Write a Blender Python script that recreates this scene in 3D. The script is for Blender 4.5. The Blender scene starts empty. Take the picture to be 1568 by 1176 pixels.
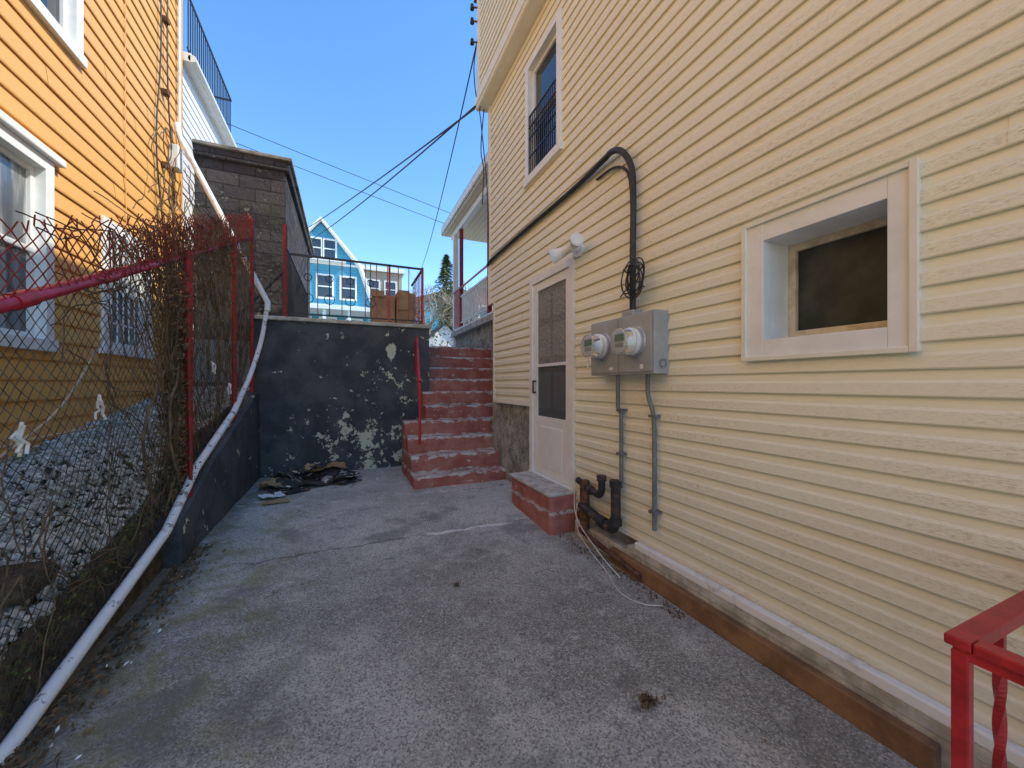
import bpy, math, random
from mathutils import Vector, noise as mn
random.seed(7)
S=bpy.context.scene
# ---------------------------------------------------------------- materials
class M:
    def __init__(s,name,rough=.8,spec=.3,metal=0):
        s.m=bpy.data.materials.new(name); s.m.use_nodes=True
        s.nt=s.m.node_tree; s.b=s.nt.nodes['Principled BSDF']
        s.b.inputs['Roughness'].default_value=rough
        s.b.inputs['Specular IOR Level'].default_value=spec
        s.b.inputs['Metallic'].default_value=metal
        s.tc=s.nt.nodes.new('ShaderNodeTexCoord').outputs['Object']
        s.sep=None
    def put(s,sock,v):
        if hasattr(v,'is_linked') or hasattr(v,'links'): s.nt.links.new(v,sock)
        elif isinstance(v,(tuple,list)) and len(v)==3 and sock.type=='RGBA': sock.default_value=(*v,1)
        else: sock.default_value=v
    def map(s,sc=(1,1,1),loc=(0,0,0)):
        n=s.nt.nodes.new('ShaderNodeMapping'); n.inputs['Scale'].default_value=sc; n.inputs['Location'].default_value=loc
        s.nt.links.new(s.tc,n.inputs[0]); return n.outputs[0]
    def noise(s,scale,detail=4,rough=.6,vec=None):
        n=s.nt.nodes.new('ShaderNodeTexNoise'); n.inputs['Scale'].default_value=scale
        n.inputs['Detail'].default_value=min(detail,5); n.inputs['Roughness'].default_value=rough
        s.nt.links.new(vec or s.tc,n.inputs['Vector']); return n.outputs['Fac']
    def voro(s,scale,feat='F1',vec=None,out='Distance'):
        n=s.nt.nodes.new('ShaderNodeTexVoronoi'); n.feature=feat; n.inputs['Scale'].default_value=scale
        s.nt.links.new(vec or s.tc,n.inputs['Vector']); return n.outputs[out]
    def xyz(s):
        if s.sep is None:
            n=s.nt.nodes.new('ShaderNodeSeparateXYZ'); s.nt.links.new(s.tc,n.inputs[0]); s.sep=n.outputs
        return s.sep
    def math(s,op,a,b=0,c=None,clamp=False):
        n=s.nt.nodes.new('ShaderNodeMath'); n.operation=op; n.use_clamp=clamp
        s.put(n.inputs[0],a); s.put(n.inputs[1],b)
        if c is not None: s.put(n.inputs[2],c)
        return n.outputs[0]
    def step(s,v,a,b):
        n=s.nt.nodes.new('ShaderNodeMapRange'); n.interpolation_type='SMOOTHSTEP'
        s.put(n.inputs[0],v); n.inputs[1].default_value=a; n.inputs[2].default_value=b
        n.inputs[3].default_value=0; n.inputs[4].default_value=1
        return n.outputs[0]
    def mix(s,f,a,b,mode='MIX'):
        n=s.nt.nodes.new('ShaderNodeMix'); n.data_type='RGBA'; n.blend_type=mode
        s.put(n.inputs[0],f); s.put(n.inputs[6],a); s.put(n.inputs[7],b); return n.outputs[2]
    def mul(s,a,b): return s.math('MULTIPLY',a,b)
    def col(s,c): s.put(s.b.inputs['Base Color'],c); return s
    def rgh(s,c): s.put(s.b.inputs['Roughness'],c); return s
    def bump(s,h,strength=.5,dist=.01):
        n=s.nt.nodes.new('ShaderNodeBump'); n.inputs['Strength'].default_value=strength
        n.inputs['Distance'].default_value=dist; s.put(n.inputs['Height'],h)
        s.nt.links.new(n.outputs[0],s.b.inputs['Normal']); return s

def simple(name,c,c2=None,scale=8,rough=.7,spec=.3,metal=0,bump=0,bd=.005,lo=.35,hi=.65):
    m=M(name,rough,spec,metal)
    if c2 is None: c2=tuple(x*.75 for x in c)
    f=m.step(m.noise(scale,4,.65),lo,hi); m.col(m.mix(f,c,c2))
    if bump: m.bump(m.noise(scale*4,3,.6),bump,bd)
    return m.m

P=.098
def siding_mat(name,base,dark,dirt_shadow,pitch,amount=1.):
    m=M(name,.5,.35); x,y,z=m.xyz()
    fr=m.math('FRACT',m.math('DIVIDE',z,pitch))
    blot=m.step(m.noise(1.1,3,.6),.35,.62)
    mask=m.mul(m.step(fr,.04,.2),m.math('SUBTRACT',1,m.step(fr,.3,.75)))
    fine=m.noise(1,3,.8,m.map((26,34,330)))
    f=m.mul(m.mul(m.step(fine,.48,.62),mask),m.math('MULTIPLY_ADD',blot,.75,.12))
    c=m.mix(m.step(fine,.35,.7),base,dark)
    c=m.mix(m.mul(f,amount*.66),c,dirt_shadow)
    lip_shadow=m.mul(m.math('SUBTRACT',1,m.step(fr,.0,.05)),.35*amount)  # thin shadow line under each lap, painted with the dirt colour
    c=m.mix(lip_shadow,c,dirt_shadow)
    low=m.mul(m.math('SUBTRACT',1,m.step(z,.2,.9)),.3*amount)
    c=m.mix(m.mul(low,m.noise(6,3,.6,m.map((1,.6,2)))),c,dirt_shadow)
    m.col(c); return m.m
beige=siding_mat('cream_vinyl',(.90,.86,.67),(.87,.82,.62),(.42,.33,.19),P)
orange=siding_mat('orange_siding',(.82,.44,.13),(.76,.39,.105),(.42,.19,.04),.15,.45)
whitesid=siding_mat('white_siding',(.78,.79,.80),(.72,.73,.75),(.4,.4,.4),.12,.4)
white=simple('white_paint',(.88,.88,.84),(.81,.81,.76),6,.45,.4)
cream=simple('cream_trim',(.88,.85,.72),(.83,.79,.64),7,.5)
dirtywhite=simple('dirty_white_paint',(.84,.83,.78),(.50,.47,.40),9,.6,lo=.5,hi=.75)
black=simple('black_iron',(.018,.018,.02),(.03,.025,.022),20,.45,.5)
blackpvc=simple('black_cable',(.028,.028,.03),(.05,.047,.043),12,.5,.4)
red=simple('red_paint',(.52,.028,.035),(.34,.018,.022),14,.4,.5,bump=.2,bd=.002)
darkred=simple('rusted_red',(.42,.03,.03),(.15,.04,.028),22,.6,.3,bump=.3,bd=.003)
tipred=simple('red_wire',(.38,.05,.045),(.16,.045,.035),30,.6)
galv=simple('galvanised_wire',(.13,.125,.115),(.045,.04,.035),10,.55,.4,.2)
grey=simple('grey_enamel',(.42,.43,.42),(.36,.37,.36),10,.4,.5)
conduitg=simple('grey_conduit',(.22,.225,.225),(.15,.152,.15),10,.5,.4)
rust=simple('rusty_iron',(.20,.085,.045),(.06,.035,.025),18,.8,.3,bump=.5)
gasp=simple('black_rusty_pipe',(.035,.032,.032),(.15,.07,.05),9,.6,.4,bump=.4,lo=.52,hi=.66)
wood=simple('brown_board',(.33,.18,.085),(.19,.105,.055),5,.8,.2,bump=.3)
oldwood=simple('old_wood_sash',(.70,.62,.46),(.50,.41,.28),12,.7)
brown=simple('dead_vine',(.23,.16,.10),(.11,.085,.055),12,.9,.1)
leafm=simple('dead_leaves',(.24,.15,.08),(.12,.085,.05),9,.9,.1)
mossl=simple('moss_leaves',(.16,.18,.06),(.10,.12,.04),9,.9,.1)
cardb=simple('cardboard',(.48,.31,.16),(.36,.22,.11),6,.85,.1)
conc_l=simple('pale_concrete',(.62,.59,.51),(.38,.35,.29),10,.9,.2,bump=.5,bd=.01)
soil=simple('soil',(.15,.12,.085),(.07,.06,.04),14,.95,.1,bump=.8,bd=.03)
roofm=simple('roof_shingle',(.10,.09,.085),(.16,.15,.14),5,.9)

g=M('window_glass',.04,.8); g.col((.03,.035,.04)); glass=g.m
g=M('curtained_glass',.12,.7); g.col(g.mix(g.step(g.noise(1,3,.5,g.map((2,9,1.5))),.4,.62),(.10,.11,.12),(.42,.43,.42))); curt=g.m
g=M('dusty_glass',.35,.3); g.col(g.mix(g.step(g.noise(5,5,.6),.35,.75),(.026,.034,.030),(.070,.08,.070))); dusty=g.m
g=M('clear_meter_glass',.05,.7); g.b.inputs['Transmission Weight'].default_value=.85; g.col((.9,.93,.93)); clear=g.m
def stormmat(name,k):
    g=M(name,.10,.6); x,y,z=g.xyz()
    g.col(g.mix(g.step(z,1.50,1.53),g.mix(g.noise(2,2,.5),(.085*k,.095*k,.10*k),(.12*k,.13*k,.135*k)),g.mix(g.step(g.noise(40,3,.7),.42,.6),(.19*k,.195*k,.185*k),(.30*k,.295*k,.275*k)))); return g.m
storm=stormmat('storm_glass',1.0); gl=stormmat('storm_glass_over_panel',1.22)

# driveway concrete
m=M('aggregate_concrete',.9,.2); x,y,z=m.xyz()
big=m.noise(.9,4,.65); med=m.noise(4.5,5,.72); fine=m.noise(110,2,.7)
base=m.mix(m.step(big,.38,.62),(.27,.26,.215),(.46,.445,.375))
far=m.step(m.math('ADD',y,m.mul(m.math('SUBTRACT',med,.5),1.2)),2.6,3.7)
base=m.mix(far,base,m.mix(m.step(big,.35,.65),(.42,.41,.36),(.64,.62,.55)))
base=m.mix(m.mul(m.step(med,.52,.64),.55),base,(.58,.56,.48))
base=m.mix(m.mul(m.step(m.noise(7,4,.75,m.map((1,1,1),(2,5,0))),.55,.66),.35),base,(.17,.16,.13))
agg2=m.voro(150,out='Color')
sp=m.nt.nodes.new('ShaderNodeSeparateColor'); m.nt.links.new(agg2,sp.inputs[0])
base=m.mix(m.mul(m.step(sp.outputs[0],.62,.85),.5),base,(.68,.65,.56))
base=m.mix(m.mul(m.step(sp.outputs[1],.62,.85),.6),base,(.10,.095,.08))
lf=m.mul(m.math('SUBTRACT',1,m.step(m.math('ADD',x,m.mul(med,.9)),-.35,.5)),m.step(m.noise(3.2,5,.75),.44,.6))
base=m.mix(m.mul(lf,.6),base,(.25,.24,.085))
edge=m.math('SUBTRACT',1,m.step(m.math('ADD',x,m.mul(med,.3)),-1.0,-.62))
base=m.mix(m.mul(edge,.7),base,(.10,.085,.06))
base=m.mix(m.mul(m.step(m.noise(1.7,4,.6,m.map((1,1,1),(4,9,0))),.54,.66),.5),base,(.15,.145,.125))
wv=m.nt.nodes.new('ShaderNodeVectorMath'); wv.operation='ADD'
nn=m.nt.nodes.new('ShaderNodeTexNoise'); nn.inputs['Scale'].default_value=2.2; nn.inputs['Detail'].default_value=4; m.nt.links.new(m.tc,nn.inputs[0])
m.nt.links.new(m.tc,wv.inputs[0]); m.nt.links.new(nn.outputs['Color'],wv.inputs[1])
cr=m.voro(.55,'DISTANCE_TO_EDGE',wv.outputs[0]); crm=m.math('SUBTRACT',1,m.step(cr,.002,.007))
crm=m.mul(crm,m.mul(m.step(big,.5,.58),m.step(y,1.6,2.2)))
base=m.mix(m.mul(crm,.7),base,(.05,.045,.04))
jy=m.math('ABSOLUTE',m.math('SUBTRACT',m.math('ADD',y,m.mul(m.math('SUBTRACT',m.noise(3,5,.7),.5),.28)),3.32))
jw=m.mul(m.math('SUBTRACT',1,m.step(jy,.012,.03)),m.mul(m.step(x,.55,.7),m.math('SUBTRACT',1,m.step(x,1.3,1.5))))
jd=m.mul(m.math('SUBTRACT',1,m.step(jy,.004,.014)),m.step(x,-.9,-.6))
base=m.mix(m.mul(jd,.65),base,(.08,.07,.06)); base=m.mix(m.mul(jw,m.step(fine,.3,.5)),base,(.82,.80,.74))
sp2=m.mul(m.step(m.noise(7,5,.75),.57,.66),m.step(y,3.3,4.2)); base=m.mix(m.mul(sp2,.6),base,(.80,.78,.70))
m.col(base)
m.bump(m.math('ADD',fine,m.mul(med,1.2)),.45,.007); concrete=m.m

def charcoal_mat(name,peel=1.):
    m=M(name,.75,.3); x,y,z=m.xyz()
    b=m.mix(m.step(m.noise(3,4,.6),.35,.65),(.052,.059,.065),(.10,.108,.115))
    n=m.noise(5.5,5,.75)
    low=m.math('SUBTRACT',1,m.step(z,.4,1.1)); midm=m.mul(m.step(x,-.5,.3),m.math('SUBTRACT',1,m.step(z,1.6,2.2)))
    lowx=m.mul(low,m.step(x,-.85,-.2))
    thr=m.math('ADD',n,m.mul(m.math('ADD',m.mul(lowx,.075),m.mul(midm,.045)),peel))
    px=m.math('SUBTRACT',x,.63); pz_=m.math('SUBTRACT',z,1.83)
    r2=m.math('ADD',m.mul(m.mul(px,px),4.5),m.mul(pz_,pz_))
    thr=m.math('ADD',thr,m.mul(m.math('SUBTRACT',1,m.step(r2,.0,.035)),.21*max(peel,0)))
    f=m.step(thr,.632,.645)
    b=m.mix(m.step(thr,.605,.632),b,(.025,.027,.032))
    c=m.mix(f,b,m.mix(m.noise(20,3,.6),(.50,.55,.39),(.70,.71,.58)))
    m.col(c); m.bump(m.math('ADD',m.noise(22,4,.7),m.mul(f,-.4)),.8,.02); return m.m
charcoal=charcoal_mat('charcoal_stucco'); charcoal2=charcoal_mat('charcoal_curb',-.6)

m=M('worn_red_steps',.7,.3); x,y,z=m.xyz()
b=m.mix(m.step(m.noise(4,5,.7),.35,.7),(.37,.11,.085),(.49,.21,.165))
fr=m.math('FRACT',m.math('DIVIDE',m.math('SUBTRACT',z,.002),.2))
eg=m.mul(m.step(fr,.72,.93),.15); eg2=m.mul(m.math('SUBTRACT',1,m.step(fr,.02,.12)),.12)
thr=m.math('ADD',m.noise(7,5,.78,m.map((1,1,1.8))),m.math('ADD',eg,eg2))
b=m.mix(m.step(thr,.59,.66),b,m.mix(m.noise(14,4,.6),(.72,.70,.65),(.46,.39,.34)))
b=m.mix(m.mul(m.step(m.noise(3,4,.6,m.map((1,1,1),(7,3,1))),.55,.7),.45),b,(.20,.08,.06))
m.col(b); m.bump(m.math('ADD',m.noise(30,4,.7),m.mul(m.step(thr,.6,.66),-.5)),.6,.012); redstep=m.m

m=M('rough_foundation',.95,.15)
b=m.mix(m.step(m.noise(5,5,.75),.35,.65),(.27,.26,.22),(.55,.52,.45)); b=m.mix(m.step(m.noise(11,4,.7),.58,.66),b,(.14,.12,.10))
m.col(b); m.bump(m.noise(9,5,.75),1,.06); found=m.m

m=M('dark_block_masonry',.9,.2); x,y,z=m.xyz()
cv=m.nt.nodes.new('ShaderNodeCombineXYZ'); m.put(cv.inputs[0],m.math('ADD',x,y)); m.put(cv.inputs[1],z)
br=m.nt.nodes.new('ShaderNodeTexBrick'); m.nt.links.new(cv.outputs[0],br.inputs['Vector'])
br.inputs['Scale'].default_value=1; br.inputs['Brick Width'].default_value=.42; br.inputs['Row Height'].default_value=.2; br.inputs['Mortar Size'].default_value=.010
br.inputs['Color1'].default_value=(.095,.082,.080,1); br.inputs['Color2'].default_value=(.060,.054,.055,1); br.inputs['Mortar'].default_value=(.04,.036,.034,1)
b=m.mix(m.mul(m.step(m.noise(3,5,.75),.45,.62),.8),br.outputs['Color'],(.030,.028,.028))
b=m.mix(m.mul(m.step(m.noise(6,5,.78),.59,.65),.6),b,(.28,.26,.24))
b=m.mix(m.mul(m.step(m.noise(2.2,5,.7,m.map((1,1,1),(3,3,3))),.58,.66),.4),b,(.08,.082,.05))
m.col(b); m.bump(m.math('ADD',m.mul(br.outputs['Fac'],-1.2),m.noise(15,4,.7)),.8,.03); block=m.m

def clap(name,base,dark,pitch):
    m=M(name,.7,.2); x,y,z=m.xyz(); fr=m.math('FRACT',m.math('DIVIDE',z,pitch))
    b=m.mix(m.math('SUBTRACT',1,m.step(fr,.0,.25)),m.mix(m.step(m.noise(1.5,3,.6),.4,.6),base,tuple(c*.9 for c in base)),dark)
    m.col(b); return m.m
bluesid=clap('blue_clapboard',(.10,.37,.50),(.06,.23,.34),.22)
tansid=clap('tan_clapboard',(.50,.41,.31),(.38,.30,.21),.25)
m=M('gravel_stone',.9,.2); vc=m.voro(38,out='Color'); sp=m.nt.nodes.new('ShaderNodeSeparateColor'); m.nt.links.new(vc,sp.inputs[0])
m.col(m.mix(m.mul(m.step(m.noise(2.5,4,.7),.50,.66),.7),m.mix(sp.outputs[0],(.20,.195,.175),(.66,.64,.58)),(.17,.18,.085))); gravm=m.m
g=simple('ground_cover',(.40,.38,.33),(.31,.295,.255),.6,.95,.1)
asph=simple('street_asphalt',(.12,.12,.12),(.09,.09,.09),3,.9)

m=M('printed_box',.6,.3); x,y,z=m.xyz(); n=m.noise(11,2,.5,m.map((1,2.4,1)))
m.col(m.mix(m.step(n,.62,.64),m.mix(m.step(m.noise(4,3,.6),.4,.6),(.028,.028,.03),(.075,.06,.045)),(.62,.60,.54))); printed=m.m
needle=simple('conifer_needles',(.26,.27,.09),(.13,.15,.05),.8,.9,.1)
twig=simple('bare_twigs',(.40,.33,.25),(.3,.24,.17),1,.9,.1)

# ---------------------------------------------------------------- geometry helpers
def link(o,parent=None):
    S.collection.objects.link(o)
    if parent: o.parent=parent
    return o
def empty(name):
    e=bpy.data.objects.new(name,None); e.empty_display_size=.2; return link(e)
def mesh(name,v,f,mat,parent=None,smooth=False):
    me=bpy.data.meshes.new(name); me.from_pydata(v,[],f); me.update()
    if mat: me.materials.append(mat)
    if smooth:
        for p in me.polygons: p.use_smooth=True
    return link(bpy.data.objects.new(name,me),parent)
BF=[(0,3,2,1),(4,5,6,7),(0,1,5,4),(1,2,6,5),(2,3,7,6),(3,0,4,7)]
def bv(x0,x1,y0,y1,z0,z1):
    return [(x0,y0,z0),(x1,y0,z0),(x1,y1,z0),(x0,y1,z0),(x0,y0,z1),(x1,y0,z1),(x1,y1,z1),(x0,y1,z1)]
def box(name,x0,x1,y0,y1,z0,z1,mat,parent=None,bev=0):
    o=mesh(name,bv(x0,x1,y0,y1,z0,z1),BF,mat,parent)
    if bev:
        md=o.modifiers.new('b','BEVEL'); md.width=bev; md.segments=2
    return o
def boxes(name,L,mat,parent=None,bev=0):
    v=[];f=[]
    for b in L:
        k=len(v); v+=bv(*b); f+=[tuple(i+k for i in q) for q in BF]
    o=mesh(name,v,f,mat,parent)
    if bev:
        md=o.modifiers.new('b','BEVEL'); md.width=bev; md.segments=2
    return o
def tube(name,paths,r,mat,parent=None,res=3,smoothc=False):
    cu=bpy.data.curves.new(name,'CURVE'); cu.dimensions='3D'; cu.bevel_depth=r; cu.bevel_resolution=res; cu.use_fill_caps=True
    if paths and not isinstance(paths[0][0],(list,tuple,Vector)): paths=[paths]
    for p in paths:
        sp=cu.splines.new('POLY'); sp.points.add(len(p)-1)
        for i,q in enumerate(p): sp.points[i].co=(q[0],q[1],q[2],1)
        sp.use_smooth=True
    cu.materials.append(mat)
    return link(bpy.data.objects.new(name,cu),parent)
def spl(pts,n=8):
    out=[]; P_=[Vector(p) for p in pts]; P_=[P_[0]*2-P_[1]]+P_+[P_[-1]*2-P_[-2]]
    for i in range(1,len(P_)-2):
        a,b,c,d=P_[i-1:i+3]
        for k in range(n):
            t=k/n; out.append(.5*((2*b)+(c-a)*t+(2*a-5*b+4*c-d)*t*t+(3*b-a-3*c+d)*t**3))
    out.append(P_[-2]); return [tuple(p) for p in out]
def interp(x,T):
    if x<=T[0][0]: 
        a,b=T[0],T[1]
    elif x>=T[-1][0]: a,b=T[-2],T[-1]
    else:
        for a,b in zip(T,T[1:]):
            if a[0]<=x<=b[0]: break
    return a[1]+(b[1]-a[1])*(x-a[0])/(b[0]-a[0])
def cut(y0,y1,z0,z1,op):
    ys=sorted({y0,y1,*[o[0] for o in op],*[o[1] for o in op]}); ys=[y for y in ys if y0<=y<=y1]; R=[]
    for a,b in zip(ys,ys[1:]):
        mid=(a+b)/2; cur=[(z0,z1)]
        for o in op:
            if o[0]<mid<o[1]:
                nc=[]
                for c in cur:
                    if o[3]<=c[0] or o[2]>=c[1]: nc.append(c); continue
                    if o[2]>c[0]: nc.append((c[0],o[2]))
                    if o[3]<c[1]: nc.append((o[3],c[1]))
                cur=nc
        R+=[(a,b,*c) for c in cur]
    return R
def siding(name,x,sg,rects,p,dep,mat,parent,prof=((0,.8),(.06,1),(.5,.78),(.62,.3),(1,0))):
    v=[];f=[]; rnd=random.Random(3)
    seams={}
    def off(t): return interp(t,prof)
    for (y0,y1,z0,z1) in rects:
        k=int(math.floor(z0/p))
        while k*p<z1-1e-6:
            za=max(z0,k*p); zb=min(z1,(k+1)*p)
            if k not in seams: seams[k]=(rnd.uniform(0,3.6),rnd.uniform(-.0008,.0008))
            ph,jit=seams[k]
            ts=[(za/p-k)]+[q[0] for q in prof if (za/p-k)<q[0]<(zb/p-k)]+[(zb/p-k)]
            cuts=[y0]+[c for c in [ph+3.6*n-7.2 for n in range(8)] if y0<c<y1]+[y1]
            for a,b in zip(cuts,cuts[1:]):
                par=int(math.floor((((a+b)/2)-ph+7.2)/3.6))%2
                o2=par*.0022+jit
                pts=[(off(t)*dep+o2,(k+t)*p) for t in ts]
                if za==k*p: pts=[(-.004,k*p)]+pts
                n0=len(v)
                for (o,z) in pts: v+=[(x+sg*o,a,z),(x+sg*o,b,z)]
                for i in range(len(pts)-1):
                    q=n0+2*i; f.append((q,q+1,q+3,q+2) if sg>0 else (q,q+2,q+3,q+1))
            k+=1
    return mesh(name,v,f,mat,parent)
LAP=((0,.85),(.09,1),(.9,.2),(1,0))

def grow(name,fn,nx,ny,mat,parent=None,smooth=True):
    v=[fn(i/nx,j/ny) for j in range(ny+1) for i in range(nx+1)]
    f=[(j*(nx+1)+i,j*(nx+1)+i+1,(j+1)*(nx+1)+i+1,(j+1)*(nx+1)+i) for j in range(ny) for i in range(nx)]
    return mesh(name,v,f,mat,parent,smooth)

# ---------------------------------------------------------------- ground
B=400
mesh('ground',[(-B,-B,-.01),(B,-B,-.01),(B,7.12,-.01),(-B,7.12,-.01),(-B,7.12,1.99),(B,7.12,1.99),(B,B,1.99),(-B,B,1.99)],
     [(0,1,2,3),(3,2,5,4),(4,5,6,7)],g)
def gz(x,y):
    t=min(1,max(0,(y-2.6)/1.5)); return .06*t*t*(3-2*t)+.008*mn.noise(Vector((x*1.3,y*1.3,0)))
grow('concrete_driveway',lambda a,b:(-1.2+3.25*a,-3+9.1*b,gz(-1.2+3.25*a,-3+9.1*b)),60,160,concrete)
box('street',-60,60,22,29,1.9,1.994,asph)

# ---------------------------------------------------------------- beige house
X=1.9
H=empty('beige_siding_house')
op=[(.70,1.335,1.45,2.11),(2.98,3.84,0,2.47),(3.20,3.945,3.56,4.89),(3.84,5.03,0,1.1),(5.03,5.3,0,2.45)]
siding('wall_siding',X,-1,cut(-2.5,5.2,.215,5.3,op),P,.015,beige,H)
HT=6.9  # unseen eave height, shaped so sun reaches the orange wall and bounces
box('house_body',2.13,9,-2.5,5.2,0,HT-.1,found,H)
boxes('foundation',[(1.94,2.12,-2.5,2.95,0,1.2),(1.94,2.12,3.86,5.21,0,2.5)],found,H)
boxes('wall_backing',[(1.905,1.935,-2.5,-.1,.25,5.3)],beige,H)
boxes('corner_trim',[(X-.022,X+.05,5.16,5.24,2.45,5.3),(X-.02,X+.02,5.0,5.035,1.08,2.45),(X-.02,X+.02,3.86,5.0,1.07,1.1)],cream,H)
U=1.76
siding('upper_siding',U,-1,[(-2.5,5.3,5.46,HT)],P,.015,beige,H)
box('upper_body',U+.006,9,-2.5,5.3,5.30,HT,cream,H)
boxes('eave_trim',[(U-.035,U+.02,-2.5,5.36,5.36,5.46),(U-.015,X,-2.5,5.33,5.285,5.36)],cream,H,.006)
tube('eave_cove',[(U-.01,-2.5,5.30),(U-.01,5.33,5.30)],.03,cream,H)
box('upper_corner_trim',U-.024,U+.04,5.22,5.32,5.46,HT,cream,H)
mesh('roof',[(U-.05,-2.6,HT),(U-.05,5.4,HT),(4.6,5.4,HT+1.6),(4.6,-2.6,HT+1.6),(9.2,-2.6,HT),(9.2,5.4,HT)],[(0,1,2,3),(3,2,5,4),(1,5,2),(0,3,4)],roofm,H)
# basement window
y0,y1,z0,z1=.69,1.345,1.44,2.12
oy0,oy1,oz0,oz1=.775,1.245,1.535,2.02
xf=X-.028
boxes('basement_window_frame',[(xf,X+.02,y0,oy0,z0,z1),(xf,X+.02,oy1,y1,z0,z1),(xf+.001,X+.02,oy0,oy1,z0,oz0),(xf+.001,X+.02,oy0,oy1,oz1,z1)],white,H,.003)
boxes('basement_window_lip',[(xf-.014,xf,y0-.006,y0+.02,z0-.006,z1+.006),(xf-.014,xf,y1-.02,y1+.006,z0-.006,z1+.006),(xf-.013,xf,y0+.02,y1-.02,z0-.006,z0+.016),(xf-.013,xf,y0+.02,y1-.02,z1-.016,z1+.006)],cream,H,.003)
d=.2
boxes('basement_window_reveal',[(X+.02,X+d,oy1,oy1+.02,oz0-.02,oz1+.02),(X+.02,X+d,oy0-.02,oy0,oz0-.02,oz1+.02),(X+.02,X+d,oy0,oy1,oz0-.02,oz0),(X+.02,X+d,oy0,oy1,oz1,oz1+.02)],white,H)
boxes('basement_window_sash',[(X+d-.035,X+d,oy1-.035,oy1,oz0,oz1),(X+d-.035,X+d,oy0,oy0+.035,oz0,oz1),(X+d-.034,X+d,oy0+.035,oy1-.035,oz0,oz0+.05),(X+d-.034,X+d,oy0+.035,oy1-.035,oz1-.035,oz1)],oldwood,H,.003)
box('basement_window_glass',X+d-.012,X+d,oy0+.03,oy1-.03,oz0+.03,oz1-.03,dusty,H)
def window_x(tag,x,sg,y0,y1,z0,z1,par,gm,t=.06,fm=white,mid=True):
    o=lambda a,b:(min(x+sg*a,x+sg*b),max(x+sg*a,x+sg*b))
    a=o(-.06,.035)
    boxes(tag+'_casing',[(*a,y0,y0+t,z0,z1),(*a,y1-t,y1,z0,z1),(*o(-.06,.034),y0+t,y1-t,z1-t,z1),(*o(-.06,.05),y0-.02,y1+.02,z0-.035,z0+t*.6)],fm,par,.004)
    s=o(-.07,-.03); L=[(*s,y0+t,y0+t+.035,z0,z1-t),(*s,y1-t-.035,y1-t,z0,z1-t),(*o(-.07,-.031),y0+t,y1-t,z1-t-.04,z1-t),(*o(-.07,-.031),y0+t,y1-t,z0+t*.6,z0+t*.6+.045)]
    if mid: zm=(z0+z1)/2; L.append((*o(-.07,-.025),y0+t,y1-t,zm-.02,zm+.02))
    boxes(tag+'_sash',L,fm,par,.003)
    box(tag+'_glass',*o(-.075,-.055),y0+t,y1-t,z0,z1-t,gm,par)
window_x('upper_window',X,-1,3.18,3.965,3.58,4.91,H,glass,.075)
ga,gb=3.262,3.883
L=[(1.876,1.884,ga+.044*i,ga+.044*i+.009,3.64,4.30) for i in range(15)]
L+=[(1.873,1.888,ga,gb,z,z+.014) for z in (3.64,3.84,4.05,4.17,4.29)]
boxes('window_guard',L,black,H)
# door
D=empty('white_storm_door'); D.parent=H
ya,yb,zb,zt=2.98,3.84,.38,2.47
boxes('door_casing',[(X-.03,X+.05,ya-.02,ya+.055,zb-.05,zt),(X-.03,X+.05,yb-.055,yb+.02,zb-.05,zt),(X-.029,X+.05,ya+.055,yb-.055,zt-.07,zt)],white,D,.004)
boxes('door_leaf',[(X-.012,X+.02,ya+.06,ya+.135,zb,zt-.075),(X-.012,X+.02,yb-.135,yb-.06,zb,zt-.075),(X-.011,X+.02,ya+.135,yb-.135,zb,zb+.60),(X-.011,X+.02,ya+.135,yb-.135,zt-.16,zt-.075),(X-.010,X+.02,ya+.135,yb-.135,1.50,1.53)],white,D,.003)
boxes('kick_panel',[(X-.016,X-.008,ya+.2,yb-.2,zb+.08,zb+.5)],white,D,.004)
box('door_glass',X+.004,X+.01,ya+.13,yb-.13,zb+.58,zt-.15,storm,D)
box('inner_door',X+.03,X+.06,ya,yb,zb,zt,grey,D)
L=[]
for (a,b) in ((.17,.40),(.46,.69)):
    for (c,e) in ((.68,1.06),(1.22,1.55),(1.62,1.87)): L.append((X+.002,X+.0045,ya+a,ya+b,zb+c,zb+e))
boxes('inner_panels_seen',L,gl,D,.001)
boxes('handle',[(X-.05,X-.038,yb-.115,yb-.095,1.22,1.36),(X-.04,X-.01,yb-.115,yb-.095,1.22,1.24),(X-.04,X-.01,yb-.115,yb-.095,1.34,1.36)],black,D,.003)
boxes('threshold',[(X-.05,X+.06,ya,yb,zb-.05,zb-.003)],dirtywhite,D,.004)
boxes('base_white_strip',[(X-.065,X-.02,-2.5,2.12,.176,.225)],dirtywhite,H,.008)
boxes('base_board',[(X-.06,X+.04,-2.5,2.2,.13,.175)],conc_l,H,.004)
boxes('ground_board',[(X-.10,X-.055,.62,2.35,.0,.105)],wood,H,.006)
boxes('base_cement',[(X-.052,X+.04,-2.5,2.9,-.02,.128)],conc_l,H,.01)

o=box('door_stoop',1.62,1.94,2.93,3.80,-.02,.345,redstep,None,.03)
box('stoop_slab_top',1.60,1.95,2.93,3.82,.335,.365,conc_l,o,.012)

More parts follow.
